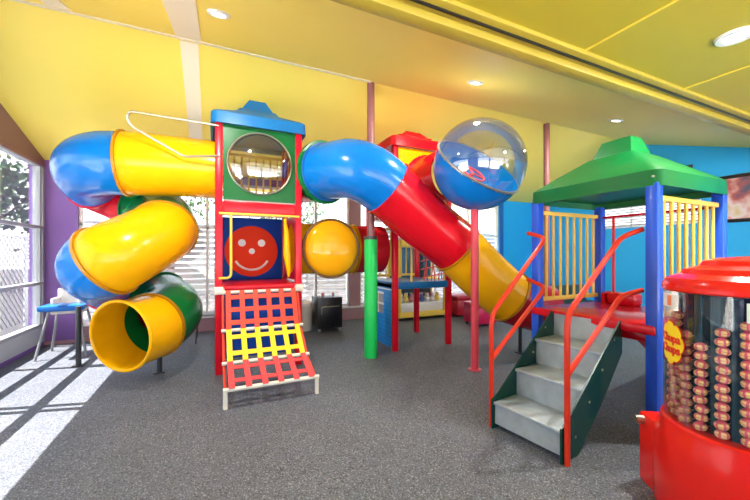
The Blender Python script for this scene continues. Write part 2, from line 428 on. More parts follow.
# ------------------------------------------------------------ left tower
def roof(name, m, u0, u1, v0, v1, z, band, h, parent, hump=0.22, conc=False):
    cu, cv = (u0+u1)/2, (v0+v1)/2; hu, hv = (u1-u0)/2, (v1-v0)/2
    b = nb(); rings = []
    def ring(su, sv, zz, cr=0.05):
        pts = []
        for (sx, sy, a0) in ((1, 1, 0), (-1, 1, PI/2), (-1, -1, PI), (1, -1, 1.5*PI)):
            r = min(cr, su, sv)
            for k in range(4):
                a = a0+k*PI/6
                pts.append((cu+sx*(su-r)+r*math.cos(a), cv+sy*(sv-r)+r*math.sin(a), zz))
        return [b.verts.new(p) for p in pts]
    zs = z+band
    rings = [ring(hu*0.93, hv*0.93, z+band*0.4), ring(hu*0.95, hv*0.95, z), ring(hu, hv, z, 0.07), ring(hu*0.99, hv*0.99, zs-0.02, 0.07), ring(hu*0.95, hv*0.95, zs, 0.06), *([ring(hu*0.5, hv*0.5, zs+h*0.34)] if conc else []), ring(max(hump*1.15,hu*0.36), max(hump*1.15,hv*0.36), zs+h*(0.5 if conc else 0.60), 0.03)]
    for i in range(len(rings)-1):
        n = len(rings[i])
        for k in range(n): b.faces.new((rings[i][k], rings[i][(k+1) % n], rings[i+1][(k+1) % n], rings[i+1][k]))
    b.faces.new(rings[-1]); b.faces.new(rings[0][::-1])
    build('roof_canopy', b, m, parent)
    # dormer hump
    b = nb(); k = hump
    P = [(-k*1.1, -k*1.1, 0), (k*1.1, -k*1.1, 0), (k*1.1, k*1.1, 0), (-k*1.1, k*1.1, 0)]
    Q = [(-k*0.5, -k*0.75, h*0.52), (k*0.5, -k*0.75, h*0.52), (k*0.5, k*0.75, h*0.52), (-k*0.5, k*0.75, h*0.52)]
    zz = zs+h*(0.40 if conc else 0.48)
    p = [b.verts.new((cu+x, cv+y, zz+w)) for x, y, w in P]; q = [b.verts.new((cu+x, cv+y, zz+w)) for x, y, w in Q]
    for i in range(4): b.faces.new((p[i], p[(i+1) % 4], q[(i+1) % 4], q[i]))
    b.faces.new(q); b.faces.new(p[::-1])
    build('roof_cap', b, m, parent, angle=20)

def post(parent, m, u, v, z1, s=0.041, z0=0, name='post'):
    return build(name, box(nb(), u-s, u+s, v-s, v+s, z0, z1, 0.012), m, parent)

def disc_hole_panel(b, u0, u1, z0, z1, v, th, cu, cz, r, n=64):
    """rectangular panel in x-z plane at y=v with round hole"""
    def outer(a):
        dx, dz = math.cos(a), math.sin(a)
        t = 1e9
        if dx > 1e-9: t = min(t, (u1-cu)/dx)
        if dx < -1e-9: t = min(t, (u0-cu)/dx)
        if dz > 1e-9: t = min(t, (z1-cz)/dz)
        if dz < -1e-9: t = min(t, (z0-cz)/dz)
        return (cu+dx*t, cz+dz*t)
    angs = sorted([2*PI*k/n for k in range(n)] + [math.atan2(zz-cz, uu-cu) % (2*PI) for uu in (u0, u1) for zz in (z0, z1)])
    R = []
    for a in angs:
        o = outer(a); i = (cu+r*math.cos(a), cz+r*math.sin(a))
        R.append([b.verts.new((o[0], v, o[1])), b.verts.new((i[0], v, i[1])), b.verts.new((o[0], v+th, o[1])), b.verts.new((i[0], v+th, i[1]))])
    for k in range(len(R)):
        A, B = R[k], R[(k+1) % len(R)]
        b.faces.new((A[0], B[0], B[1], A[1])); b.faces.new((A[2], A[3], B[3], B[2]))
        b.faces.new((A[1], B[1], B[3], A[3])); b.faces.new((A[0], A[2], B[2], B[0]))
    return b
def hole_panel_x(b, v0, v1, z0, z1, u, th, cv, cz, r):
    """same, in the y-z plane at x=u"""
    n0 = len(b.verts)
    disc_hole_panel(b, v0, v1, z0, z1, u, th, cv, cz, r)
    b.verts.ensure_lookup_table()
    for v in b.verts[n0:]: v.co = V((v.co.y, v.co.x, v.co.z))
    return b

def barrier(parent, m, a0, a1, c, z0, z1, n, axis='x', name='bar'):
    """railing with vertical bars, each bar a part"""
    def P(a, z): return (a, c, z) if axis == 'x' else (c, a, z)
    for z in (z0, z1):
        b = nb()
        if axis == 'x': box(b, a0, a1, c-0.018, c+0.018, z-0.02, z+0.02, 0.006)
        else: box(b, c-0.018, c+0.018, a0, a1, z-0.02, z+0.02, 0.006)
        build('barrier_rail', b, m, parent)
    for k in range(n):
        a = a0+(a1-a0)*(k+0.6)/(n+0.2)
        build(name, rod(nb(), P(a, z0), P(a, z1), 0.0135, 12), m, parent)

T = thing('play_tower', (0.52, 4.92, 0), 'tall red-posted tower with blue roof, round porthole and red smiley face', 'play tower')
tu0, tu1, tv0, tv1 = 0.06, 0.99, 4.46, 5.38
for (u, v) in ((tu0, tv0), (tu1, tv0), (tu0, tv1), (tu1, tv1)): post(T, M['postred'], u, v, 2.98)
roof('r', M['roofblue'], tu0-0.09, tu1+0.09, tv0-0.1, tv1+0.1, 2.93, 0.15, 0.36, T, 0.2, True)
b = nb(); disc_hole_panel(b, tu0+0.045, tu1-0.045, 2.06, 2.94, tv0-0.02, 0.03, 0.525, 2.51, 0.365)
build('porthole_panel', b, M['panelgreen'], T)
b = nb(); sweep(b, [(0.525+0.372*math.cos(2*PI*k/64), tv0-0.028, 2.51+0.372*math.sin(2*PI*k/64)) for k in range(65)], 0.012, 8, cap=False)
build('porthole_ring', b, M['steel'], T)
b = nb(); prof = [(0.37*math.cos(x), 0.16*math.sin(x)) for x in [i*PI/2/12 for i in range(12)]]+[(0, 0.16)]
lathe(b, prof, (0.525, tv0-0.03, 2.51), 48, axis=(0, -1, 0))
build('porthole_dome', b, M['dome'], T)
barrier(T, M['barrel'], tu0+0.05, tu1-0.05, tv1, 2.1, 2.84, 8)
# side panels upper level with tube holes
for (u, nm) in ((tu0, 'L'), (tu1, 'R')):
    b = nb(); hole_panel_x(b, tv0+0.045, tv1-0.045, 2.03, 2.94, u-0.015, 0.03, 4.92, 2.49, 0.355)
    build('side_panel', b, M['postred'] if nm == 'R' else M['yellow'], T)
# lower right side panel w/ tube hole
b = nb(); hole_panel_x(b, tv0+0.045, tv1-0.045, 1.07, 1.93, tu1-0.015, 0.03, 4.93, 1.49, 0.35)
build('side_panel', b, M['postred'], T)
# decks
build('deck', box(nb(), tu0-0.03, tu1+0.03, tv0-0.03, tv1+0.03, 1.96, 2.03, 0.01), M['darkred'], T)
build('deck', box(nb(), tu0-0.03, tu1+0.03, tv0-0.05, tv1+0.03, 0.98, 1.04, 0.01), M['postred'], T)
build('cross_beam', box(nb(), tu0+0.045, tu1-0.045, tv0-0.03, tv0+0.02, 1.90, 2.04, 0.012), M['postred'], T)
build('upper_rail', rod(nb(), (tu0-0.0, tv0-0.06, 1.885), (tu1, tv0-0.06, 1.885), 0.015), M['barrel'], T)
build('cream_ledge', box(nb(), tu0+0.05, tu1-0.05, tv0+0.02, tv0+0.04, 2.045, 2.075), M['cream'], T)
# smiley
fp = build('face_panel', box(nb(), tu0+0.045, tu1-0.045, tv1-0.03, tv1, 1.04, 1.94, 0.005), M['panelblue'], T)
cu, cz, fy = 0.51, 1.455, tv1-0.03
b = nb(); lathe(b, [(0, 0.014), (0.36, 0.014), (0.368, 0.006), (0.368, 0), (0, 0)], (cu, fy, cz), 64, axis=(0, -1, 0))
build('face_disc', b, M['smile'], fp)
for (dx, dz, r) in ((-0.135, 0.12, 0.052), (0.135, 0.12, 0.052)):
    b = nb(); lathe(b, [(0, 0.022), (r, 0.022), (r, 0.01), (0, 0.01)], (cu+dx, fy, cz+dz), 32, axis=(0, -1, 0))
    build('eye', b, M['white'], fp)
b = nb(); lathe(b, [(0, 0.022), (0.042, 0.022), (0.042, 0.01), (0, 0.01)], (cu, fy, cz-0.0), 32, axis=(0, -1, 0)); build('nose', b, M['white'], fp)
b = nb(); sweep(b, [(cu+0.25*math.cos(x), fy-0.014, cz-0.02+0.25*math.sin(x)) for x in [PI*1.16+i*PI*0.68/20 for i in range(21)]], 0.016, 8)
build('mouth', b, M['white'], fp)
# yellow handles
b = nb(); sweep(b, rounded([(0.19, tv0-0.06, 1.885), (0.19, tv0-0.06, 1.13), (0.06, tv0-0.04, 1.13)], 0.09), 0.015, 10); build('grab_handle', b, M['barrel'], T)
b = nb(); sweep(b, [(0.83, tv0+0.03, 1.86), (0.83, tv0+0.02, 1.8), (0.84, tv0+0.01, 1.7), (0.85, tv0+0.01, 1.4), (0.87, tv0+0.02, 1.22), (0.875, tv0+0.03, 1.12)], 0, 10, radii=[0.018, 0.02, 0.03, 0.045, 0.03, 0.012]); build('grab_handle', b, M['yellow'], T)
# lower kick panel
build('lower_panel', box(nb(), tu0+0.05, tu1-0.05, tv0+0.06, tv0+0.09, 0.16, 0.97, 0.006), M['panelblue'], T)
for u in (tu0, tu1):
    build('post_clamp', box(nb(), u-0.048, u+0.048, tv0-0.08, tv0+0.045, 0.94, 1.03, 0.01), M['cream'], T)

# ------------------------------------------------------------ net ramp
N = thing('climbing_net', (0.53, 3.9, 0), 'red and yellow webbing climbing net on cream pipe frame, leaning on smiley tower', 'climbing net')
nu0, nu1 = 0.13, 0.92
prof = [(4.33, 0.97), (4.13, 0.57), (3.82, 0.30), (3.43, 0.17)]
def onp(t):
    i = min(int(t), 2); f = t-i; a, b_ = prof[i], prof[i+1]
    return (a[0]+(b_[0]-a[0])*f, a[1]+(b_[1]-a[1])*f)
for i, (v, z) in enumerate(prof):
    build('cross_bar', rod(nb(), (nu0-0.05, v, z), (nu1+0.05, v, z), 0.02, 14), M['cream'], N)
for u in (nu0-0.03, nu1+0.03):
    b = nb(); sweep(b, rounded([(u, 4.33, 0.93), (u, 4.33, 0.35)][:1] + [(u, 4.16, 0.55), (u, 3.82, 0.26), (u, 3.46, 0.14)], 0.05), 0.015, 10)
    build('side_rail', b, M['strapred'], N)
    b = nb(); rod(b, (u, 3.43, 0.0), (u, 3.43, 0.17), 0.02, 14)
    build('leg', b, M['cream'], N)
    b = nb(); rod(b, (u, 4.33, 0.97), (u, 4.42, 1.0), 0.02, 14); build('bracket', b, M['cream'], N)
mats = [M['strapred'], M['strapyellow'], M['strappink']]
secs = ['strapred', 'strapyellow', 'strappink']
for s in range(3):
    (v0, z0), (v1, z1) = prof[s], prof[s+1]
    d = V((0, v1-v0, z1-z0)); L = d.length; d.normalize(); nrm = V((0, d.z, -d.y)) if d.z < 0 else V((0, -d.z, d.y))
    nrm = V((0, -abs(d.z), abs(d.y)))
    b = nb()
    o0 = V((0, v0, z0))
    def strap(u0, u1, t0, t1, h):
        p = [V((u0, 0, 0))+o0+d*t0+nrm*h, V((u1, 0, 0))+o0+d*t0+nrm*h, V((u1, 0, 0))+o0+d*t1+nrm*h, V((u0, 0, 0))+o0+d*t1+nrm*h]
        prism(b, p, nrm*0.007)
    for k in range(6):
        u = nu0+0.025+(nu1-nu0-0.05)*k/5
        strap(u-0.027, u+0.027, -0.015, L+0.015, 0.019)
    rows = (3, 2, 2)[s]
    for k in range(rows):
        t = L*(k+0.5)/rows if s else L*(k+0.45)/rows
        strap(nu0, nu1, t-0.027, t+0.027, 0.012)
    build('strap_panel', b, mats[s], N, flat=True)

# ------------------------------------------------------------ tubes
TR = 0.36
def tube_thing(root, path, sub, segs, r=TR, ringmat=None, rr=0.016, prefix='tube_section'):
    """segs: list of (start index, end index, material key) on control points"""
    pts = catmull(path, sub)
    tg = [(pts[min(i+1, len(pts)-1)]-pts[max(i-1, 0)]).normalized() for i in range(len(pts))]
    for (a, bb, mk) in segs:
        b = nb(); hollow(b, pts[a*sub:bb*sub+1], r, tang=tg[a*sub:bb*sub+1]); build(prefix, b, M[mk], root)
    for si, (a, bb, mk) in enumerate(segs):
        if si and segs[si-1][2] == 'yellow': mk = 'yellow'
        i = a*sub
        if a == 0: continue
        t = (pts[i+1]-pts[i-1]).normalized() if 0 < i < len(pts)-1 else V((1, 0, 0))
        b = nb(); hollow(b, [pts[i]-t*0.014, pts[i]+t*0.014], r+0.021, 0.03, 48)
        # bolts
        n, m2 = frame_of(t)
        for k in range(16):
            q = pts[i]+(n*math.cos(2*PI*k/16)+m2*math.sin(2*PI*k/16))*(r+0.008)
            rod(b, q-t*0.02, q+t*0.02, 0.006, 6)
        build('flange', b, M.get('ring_'+mk, M[mk]), root)
    i = segs[-1][1]*sub
    return pts

S = thing('spiral_tube_slide', (-0.95, 5.0, 0), 'multicoloured spiral tube slide with yellow exit, at the left of the tower', 'tube slide')
path = [(0.05, 4.92, 2.49), (-0.35, 4.92, 2.49), (-0.92, 4.88, 2.46), (-1.22, 5.06, 2.46), (-1.42, 5.48, 2.46), (-1.45, 5.90, 2.38), (-1.20, 6.08, 2.25), (-0.85, 5.85, 2.07), (-0.60, 5.38, 1.88), (-0.54, 4.88, 1.69), (-0.70, 4.54, 1.53), (-0.96, 4.31, 1.34),
        (-1.13, 4.74, 1.25), (-1.20, 5.20, 1.16), (-1.18, 5.56, 1.04), (-0.99, 5.70, 0.92), (-0.65, 5.43, 0.81), (-0.48, 5.02, 0.70), (-0.62, 4.65, 0.60), (-0.86, 4.32, 0.57)]
segs = [(0, 2, 'yellow'), (2, 5, 'blue'), (5, 7, 'red'), (7, 9, 'green'), (9, 11, 'yellow'), (11, 14, 'blue'), (14, 16, 'red'), (16, 18, 'green'), (18, 19, 'yellow')]
tube_thing(S, path, 10, segs)
# exit lip
d = (V(path[-1])-V(path[-2])).normalized(); e = V(path[-1])
b = nb(); n, m2 = frame_of(d)
sweep(b, [e+(n*math.cos(2*PI*k/64)+m2*math.sin(2*PI*k/64))*(TR+0.004) for k in range(65)], 0.017, 8, cap=False)
build('exit_lip', b, M['yellow'], S)
# rails over the straight tube
b = nb(); sweep(b, rounded([(0.06, 4.41, 2.90), (-0.80, 4.42, 2.92), (-0.83, 4.44, 2.86), (-0.80, 4.46, 2.78), (-0.30, 4.50, 2.52), (0.06, 4.41, 2.55)], 0.05), 0.013, 10)
build('guide_rail', b, M['steel'], S)
for (u, v, zt) in ((-1.54, 5.55, 0.75), (-0.58, 4.84, 0.22), (-0.6, 5.75, 0.5)):
    rt = 0.03
    b = nb(); rod(b, (u, v, 0), (u, v, zt), rt, 16); box(b, u-0.06, u+0.06, v-0.06, v+0.06, 0, 0.012)
    build('support_leg', b, M['blackmetal'], S)

D = thing('tube_slide', (2.8, 3.8, 0), 'blue, red and yellow tube slide running down rightwards from the smiley tower', 'tube slide')
r2 = 0.362
path2 = [(1.0, 4.90, 2.49), (1.14, 4.86, 2.50), (1.29, 4.64, 2.50), (1.36, 4.46, 2.50), (1.53, 4.06, 2.47), (1.72, 3.90, 2.39), (1.98, 3.88, 2.235), (2.50, 3.89, 1.86), (3.01, 3.82, 1.49), (3.44, 3.74, 1.10), (3.80, 3.66, 0.81), (4.10, 3.60, 0.70), (4.37, 3.58, 0.62)]
segs2 = [(0, 2, 'darkred'), (2, 3, 'green'), (3, 6, 'blue'), (6, 8, 'red'), (8, 10, 'yellow'), (10, 12, 'darkred')]
P2 = tube_thing(D, path2, 10, segs2, r=r2)
t2 = (P2[30]-P2[28]).normalized(); b = nb(); hollow(b, [P2[29]-t2*0.03, P2[29]+t2*0.02], r2+0.055, 0.055, 56); build('collar', b, M['green'], D)
b = nb(); rod(b, (3.98, 3.62, 0), (3.98, 3.62, 0.38), 0.025, 14); box(b, 3.93, 4.03, 3.57, 3.67, 0, 0.012); build('support_leg', b, M['black'], D)

# lower crawl tube with bubble window
K = thing('crawl_tube', (1.68, 4.93, 1.1), 'orange and red crawl tube with round amber bubble window between the towers', 'crawl tube')
p3 = [(1.0, 4.93, 1.49), (1.3, 4.93, 1.49), (1.6, 4.93, 1.49), (1.9, 4.93, 1.49), (2.38, 4.93, 1.49)]
tube_thing(K, p3, 6, [(0, 3, 'yellow'), (3, 4, 'darkred')])
b = nb(); prof_ = [(0.38*math.cos(x), 0.10+0.13*math.sin(x)) for x in [i*PI/2/14 for i in range(14)]]+[(0, 0.23)]
lathe(b, [(0.38, -0.05)]+prof_, (1.47, 4.66, 1.49), 56, axis=(0, -1, 0)); bub = build('bubble_window', b, M['amberdome'], K)
b = nb(); n_ = 64
sweep(b, [(1.47+0.393*math.cos(2*PI*k/n_), 4.56, 1.49+0.393*math.sin(2*PI*k/n_)) for k in range(n_+1)], 0.02, 8, cap=False)
for k in range(20): rod(b, (1.47+0.393*math.cos(2*PI*k/20), 4.56, 1.49+0.393*math.sin(2*PI*k/20)), (1.47+0.393*math.cos(2*PI*k/20), 4.53, 1.49+0.393*math.sin(2*PI*k/20)), 0.008, 6)
build('window_ring', b, M['rimbrown'], K)

# ------------------------------------------------------------ rear tower
R = thing('play_tower', (2.87, 4.93, 0), 'red-posted rear tower with red roof over a blue brick playhouse', 'play tower')
ru0, ru1, rv0, rv1 = 2.40, 3.35, 4.46, 5.40
for (u, v) in ((ru0, rv0), (ru1, rv0), (ru0, rv1), (ru1, rv1)): post(R, M['postred'], u, v, 3.02)
roof('r', M['red'], ru0-0.1, ru1+0.1, rv0-0.1, rv1+0.1, 2.98, 0.15, 0.24, R, 0.26, True)
build('deck', box(nb(), ru0-0.02, ru1+0.02, rv0-0.04, rv1+0.03, 0.90, 1.0, 0.01), M['roofblue'], R)
build('deck', box(nb(), ru0-0.02, ru1+0.02, rv0+0.0, rv1+0.03, 1.97, 2.03, 0.01), M['darkred'], R)
b = nb(); disc_hole_panel(b, ru0+0.045, ru1-0.045, 2.03, 2.98, rv0-0.015, 0.03, 2.93, 2.5, 0.34); build('round_entry_panel', b, M['yellow'], R)
wp = build('brick_panel', box(nb(), ru0-0.02, ru0+0.02, rv0+0.045, rv1-0.045, 0.03, 0.97, 0.003), M['brickblue'], R)
# painted window on playhouse panel
b = nb()
for (v0, v1, z0, z1) in ((4.80, 4.95, 0.66, 0.80), (4.80, 4.95, 0.50, 0.64), (4.97, 5.12, 0.66, 0.80), (4.97, 5.12, 0.50, 0.64)): box(b, ru0-0.026, ru0-0.019, v0, v1, z0, z1)
build('panel_window_pane', b, M['grey'], wp)
b = nb(); box(b, ru0-0.03, ru0-0.018, 4.78, 5.14, 0.80, 0.83); box(b, ru0-0.03, ru0-0.018, 4.78, 5.14, 0.635, 0.665); box(b, ru0-0.03, ru0-0.018, 4.95, 4.972, 0.5, 0.83)
build('panel_window_frame', b, M['white'], wp)
build('white_line', box(nb(), ru0-0.028, ru0-0.018, rv0+0.05, rv1-0.05, 0.875, 0.895), M['white'], wp)
barrier(R, M['barrel'], ru0+0.05, ru1-0.05, rv1, 1.05, 1.85, 8)
b = nb()
for k in range(7):
    u = ru0+0.5+0.4*k/6
    rod(b, (u, rv0, 1.0), (u-0.1 if k % 2 else u+0.1, rv0, 1.9), 0.009, 6)
    rod(b, (ru0+0.45, rv0, 1.05+k*0.13), (ru1-0.05, rv0, 1.12+k*0.13), 0.009, 6)
build('rope_net', b, M['strapred'], R)
build('bar', rod(nb(), (ru0+0.28, rv0, 1.0), (ru0+0.28, rv0, 1.95), 0.016), M['barrel'], R)

# connector tube + bubble pod
G = thing('bubble_pod', (2.9, 3.30, 0), 'blue bowl with clear dome on a pink-red pole, lookout pod by the slide', 'lookout pod')
pc = V((2.925, 3.29, 2.49)); nrm = V((0.09, -0.70, 0.70)).normalized(); PR = 0.545
prof_o = [(PR*math.sin(x), -PR*math.cos(x)) for x in [i*PI/2/16 for i in range(17)]]
prof_i = [((PR-0.015)*math.sin(x), -(PR-0.015)*math.cos(x)) for x in [i*PI/2/16 for i in range(17)]][::-1]
prof_o[0] = (0, -PR); prof_i[-1] = (0, -(PR-0.015))
b = nb(); lathe(b, prof_o+prof_i, pc, 64, axis=nrm); build('bowl', b, M['blue'], G)
b = nb(); lathe(b, [(PR*math.cos(x), PR*math.sin(x)) for x in [i*PI/2/16 for i in range(16)]]+[(0, PR)], pc, 64, axis=nrm); build('clear_dome', b, M['dome'], G)
n1, n2 = frame_of(nrm)
b = nb(); hollow(b, [pc-nrm*0.009, pc+nrm*0.009], PR+0.016, 0.022, 64); 
for k in range(24):
    q = pc+(n1*math.cos(2*PI*k/24)+n2*math.sin(2*PI*k/24))*(PR+0.01); rod(b, q-nrm*0.02, q+nrm*0.02, 0.007, 6)
build('seam_ring', b, M['steel'], G)
b = nb(); rod(b, (2.89, 3.32, 0), (2.89, 3.32, 1.99), 0.047, 24); build('pole_shaft', b, M['pinkpole'], G)
b = nb(); rod(b, (2.89, 3.32, 0), (2.89, 3.32, 0.015), 0.075, 24); build('base_plate', b, M['pinkpole'], G)
b = nb(); hollow(b, catmull([(2.93, 4.44, 2.5), (2.93, 4.1, 2.5), (2.93, 3.80, 2.5)], 6), 0.36); ct = build('entry_tube', b, M['red'], G)
b = nb(); hollow(b, [V((2.93, 4.42, 2.5)), V((2.93, 4.38, 2.5))], 0.40, 0.06); build('flange', b, M['red'], G)
# steering wheel toy inside the bowl
b = nb(); wc_ = pc-nrm*0.12
sweep(b, [wc_+(n1*math.cos(2*PI*k/40)+n2*math.sin(2*PI*k/40))*0.15 for k in range(41)], 0.014, 8, cap=False)
for k in range(3): rod(b, wc_, wc_+(n1*math.cos(2*PI*k/3+.4)+n2*math.sin(2*PI*k/3+.4))*0.15, 0.012, 8)
rod(b, wc_, wc_-nrm*0.41, 0.02, 10)
build('toy_steering_wheel', b, M['pinkpole'], G)

# ------------------------------------------------------------ green-roofed platform
Pf = thing('play_platform', (3.49, 1.98, 0), 'blue-posted platform with green roof and yellow bar railings at the right', 'play platform')
pu0, pu1, pv0, pv1 = 2.99, 3.99, 1.47, 2.50
for (u, v) in ((pu0, pv0), (pu1, pv0), (pu0, pv1), (pu1, pv1)): post(Pf, M['postblue'], u, v, 1.94, 0.042)
roof('r', M['roofgreen'], pu0-0.05, pu1+0.05, pv0-0.06, pv1+0.06, 1.915, 0.14, 0.42, Pf, 0.17)
b = nb(); box(b, pu0-0.06, pu1+0.03, pv0-0.03, pv1+0.03, 0.80, 0.875, 0.02)
box(b, pu0+0.05, pu1-0.05, pv0+0.05, pv1-0.05, 0.72, 0.80, 0.02)
build('deck', b, M['red'], Pf)
barrier(Pf, M['barrel'], pu0+0.06, pu1-0.05, pv1, 0.95, 1.83, 8)
barrier(Pf, M['barrel'], pu0+0.06, pu1-0.05, pv0, 0.95, 1.83, 8)
b = nb(); rod(b, (pu1, pv0, 1.82), (pu1, pv1, 1.82), 0.014); rod(b, (pu1, 2.35, 0.875), (pu1, 2.35, 1.82), 0.014)
build('red_hoop', b, M['postred'], Pf)
b = nb(); prism(b, [(pu1-0.06, 1.55, 0.87), (pu1+0.9, 1.55, 0.2), (pu1+0.9, 2.42, 0.2), (pu1-0.06, 2.42, 0.87)], (0, 0, -0.04))
for v in (1.55, 2.38):
    prism(b, [(pu1-0.1, v, 0.86), (pu1-0.1, v, 0.98), (pu1, v, 1.0), (pu1+0.95, v, 0.33), (pu1+0.95, v, 0.17)], (0, 0.04, 0))
build('chute', b, M['red'], Pf)
build('corner_block', box(nb(), pu1-0.12, pu1+0.05, 2.08, 2.36, 0.87, 1.0, 0.03), M['red'], Pf)
for (u, v) in ((pu0, pv0),):
    build('post_bolt', rod(nb(), (u-0.05, v-0.02, 1.98), (u-0.0645, v-0.02, 1.98), 0.008), M['steel'], Pf)
# stairs
St = thing('stairs', (2.5, 1.85, 0), 'grey metal steps with dark green sides and orange-red pipe handrails', 'stairs')
sv0, sv1 = 1.61, 2.16; rise = 0.219; run = 0.277; su = 2.10
for k in range(4):
    z = rise*(k+1); u = su+run*k
    if k < 3:
        b = nb(); box(b, u-0.02, u+run+0.02, sv0, sv1, z-0.025, z, 0.006); build('tread', b, M['tread'], St)
    b = nb(); box(b, u, u+0.012, sv0+0.001, sv1-0.001, z-rise+0.0 if k else 0.04, z-0.024); build('riser', b, M['tread'], St)
for v in (sv0-0.014, sv1+0.002):
    b = nb(); prism(b, [(su-0.03, v, 0), (su-0.03, v, 0.235), (su+0.03, v, 0.26), (2.90, v, 0.875), (2.93, v, 0.875), (2.93, v, 0.62), (2.62, v, 0.30), (2.27, v, 0.0)], (0, 0.012, 0))
    s_ = build('stringer', b, M['darkgreen'], St)
    for k in range(4): build('bolt', rod(nb(), (2.24+0.185*k, v-0.004, 0.14+0.2*k), (2.24+0.185*k, v+0.016, 0.14+0.2*k), 0.01, 8), M['steel'], s_)
RR = 0.019
for (v, hi, lo, zb, ze) in ((sv1+0.035, (0.91, 1.56), (0.55, 1.10), 0.0, 1), (sv0-0.035, (1.0, 1.54), (0.60, 1.08), 0.0, -1)):
    py = pv1-0.05 if ze == 1 else pv0+0.0
    end1 = (2.965, py, hi[1]+0.06); end2 = (2.965, py, lo[1]+0.05)
    b = nb(); sweep(b, rounded([(su-0.0, v, zb), (su-0.0, v, hi[0]), (2.86, v, hi[1]), end1], 0.1), RR, 14); build('handrail', b, M['orange'], St)
    b = nb(); sweep(b, rounded([(su-0.0, v, lo[0]), (2.86, v, lo[1]), end2], 0.1), RR, 14); build('handrail', b, M['orange'], St)

St.location = (2.50, 1.875, 0); St.rotation_euler = (0, 0, math.radians(7))
# ------------------------------------------------------------ lollipop vending machine
mc = V((1.946, 1.80, 0))
# camera sees it from the (-u,-v) side
mx, my = 0.9063*1.946+0.4226*1.80, -0.4226*1.946+0.9063*1.80
mc = V((mx, my, 0))
Vm = thing('vending_machine', mc, 'giant red round vending machine with clear cylinder of lollipops, bottom right corner', 'vending machine')
GR = 0.345
toc = math.atan2(-mc.y, -mc.x)         # direction to the viewer side
b = nb(); lathe(b, [(0, 0), (0.385, 0), (0.395, 0.02), (0.395, 0.36), (0.385, 0.42), (0.365, 0.47), (0.36, 0.50), (0.348, 0.51), (0, 0.51)], mc, 96); build('base_drum', b, M['machinered'], Vm)
ca = math.atan2(-0.37*0.0+0.0, 1)
corner_dir = V((0.9063*-0.28+0.4226*0.37, 0.4226*0.28+0.9063*0.37, 0)); ang = math.atan2(corner_dir.y, corner_dir.x)-PI/4
b = nb(); box(b, 0.0, 0.34, -0.34, 0.34, 0.0, 0.43, 0.02)
rm = Matrix.Rotation(ang, 4, 'Z')
for v in b.verts: v.co = rm @ v.co + mc
build('base_housing', b, M['machinered'], Vm)
kq = mc + rm @ V((0.29, 0.335, 0.39))
b = nb(); rod(b, kq, kq+(rm @ V((0.0, 0.05, 0))).xyz, 0.025, 20); build('turn_knob', b, M['steel'], Vm)
b = nb(); lathe(b, [(GR, 0.50), (GR, 1.22), (GR-0.006, 1.22), (GR-0.006, 0.50)], mc, 96); build('clear_cylinder', b, M['tubeglass'], Vm)
b = nb(); lathe(b, [(0, 1.205), (GR+0.003, 1.205), (GR+0.01, 1.212), (GR+0.008, 1.245), (GR-0.01, 1.275), (GR-0.07, 1.30), (GR-0.085, 1.325), (GR-0.15, 1.345), (GR-0.165, 1.37), (GR-0.24, 1.388), (0, 1.395)], mc, 96); build('lid', b, M['machinered'], Vm)
b = nb(); lathe(b, [(0, 0.51), (0.20, 0.51), (0.20, 1.19), (0, 1.19)], mc, 24); build('core', b, M['navy'], Vm)
NC = 22
for k in range(NC):
    a_ = toc-PI+2*PI*(k+0.5)/NC
    da = (a_-toc+PI) % (2*PI)-PI
    if abs(da) > 2.2: continue
    d_ = V((math.cos(a_), math.sin(a_), 0)); t_ = V((-d_.y, d_.x, 0))
    b = nb(); prism(b, [mc+d_*0.19+t_*0.008+V((0, 0, 0.51)), mc+d_*0.28+t_*0.008+V((0, 0, 0.51)), mc+d_*0.28-t_*0.008+V((0, 0, 0.51)), mc+d_*0.19-t_*0.008+V((0, 0, 0.51))], (0, 0, 0.68))
    prism(b, [mc+d_*0.27+t_*0.02+V((0, 0, 0.51)), mc+d_*0.28+t_*0.02+V((0, 0, 0.51)), mc+d_*0.28-t_*0.02+V((0, 0, 0.51)), mc+d_*0.27-t_*0.02+V((0, 0, 0.51))], (0, 0, 0.68))
    build('divider', b, M['teal'], Vm)
# label flower on the cylinder
def cyl_map(ang0, z0, rad, lean=0.0):
    def f(co):
        x, y, z = co.x, co.y, co.z
        a = ang0 + x/rad
        return V((mc.x+(rad+z)*math.cos(a), mc.y+(rad+z)*math.sin(a), z0+y))
    return f
aL = toc-1.02
def petal_sheet(scale, m, rad, name, th=0.0015):
    b = nb(); f = cyl_map(aL, 0.925, rad); rings = []
    n = 64
    for q in (0.0001, 0.25, 0.5, 0.75, 1.0):
        ring = []
        for k in range(n):
            t = 2*PI*k/n
            r = scale*(0.088+0.012*abs(math.cos(4*t))**0.5*1.0)*q
            ring.append(b.verts.new(f(V((r*math.cos(t)*1.0, r*1.15*math.sin(t), 0)))))
        rings.append(ring)
    for i in range(4):
        for k in range(n): b.faces.new((rings[i][k], rings[i][(k+1) % n], rings[i+1][(k+1) % n], rings[i+1][k]))
    return build(name, b, m, Vm, recalc=True)
petal_sheet(1.06, M['labelred'], GR+0.002, 'label_border')
petal_sheet(1.0, M['labelyellow'], GR+0.004, 'label')
f = cyl_map(aL, 0.925, GR+0.006)
b = nb(); text_mesh('Chupa', 0.062, lambda c: f(V((c.x, c.y+0.024, c.z))), 0.001, b, 0.002)
build('label_text', b, M['labelred'], Vm, flat=True)
b = nb(); text_mesh('Chups', 0.062, lambda c: f(V((c.x, c.y-0.034, c.z))), 0.001, b, 0.002)
build('label_text', b, M['labelred'], Vm, flat=True)
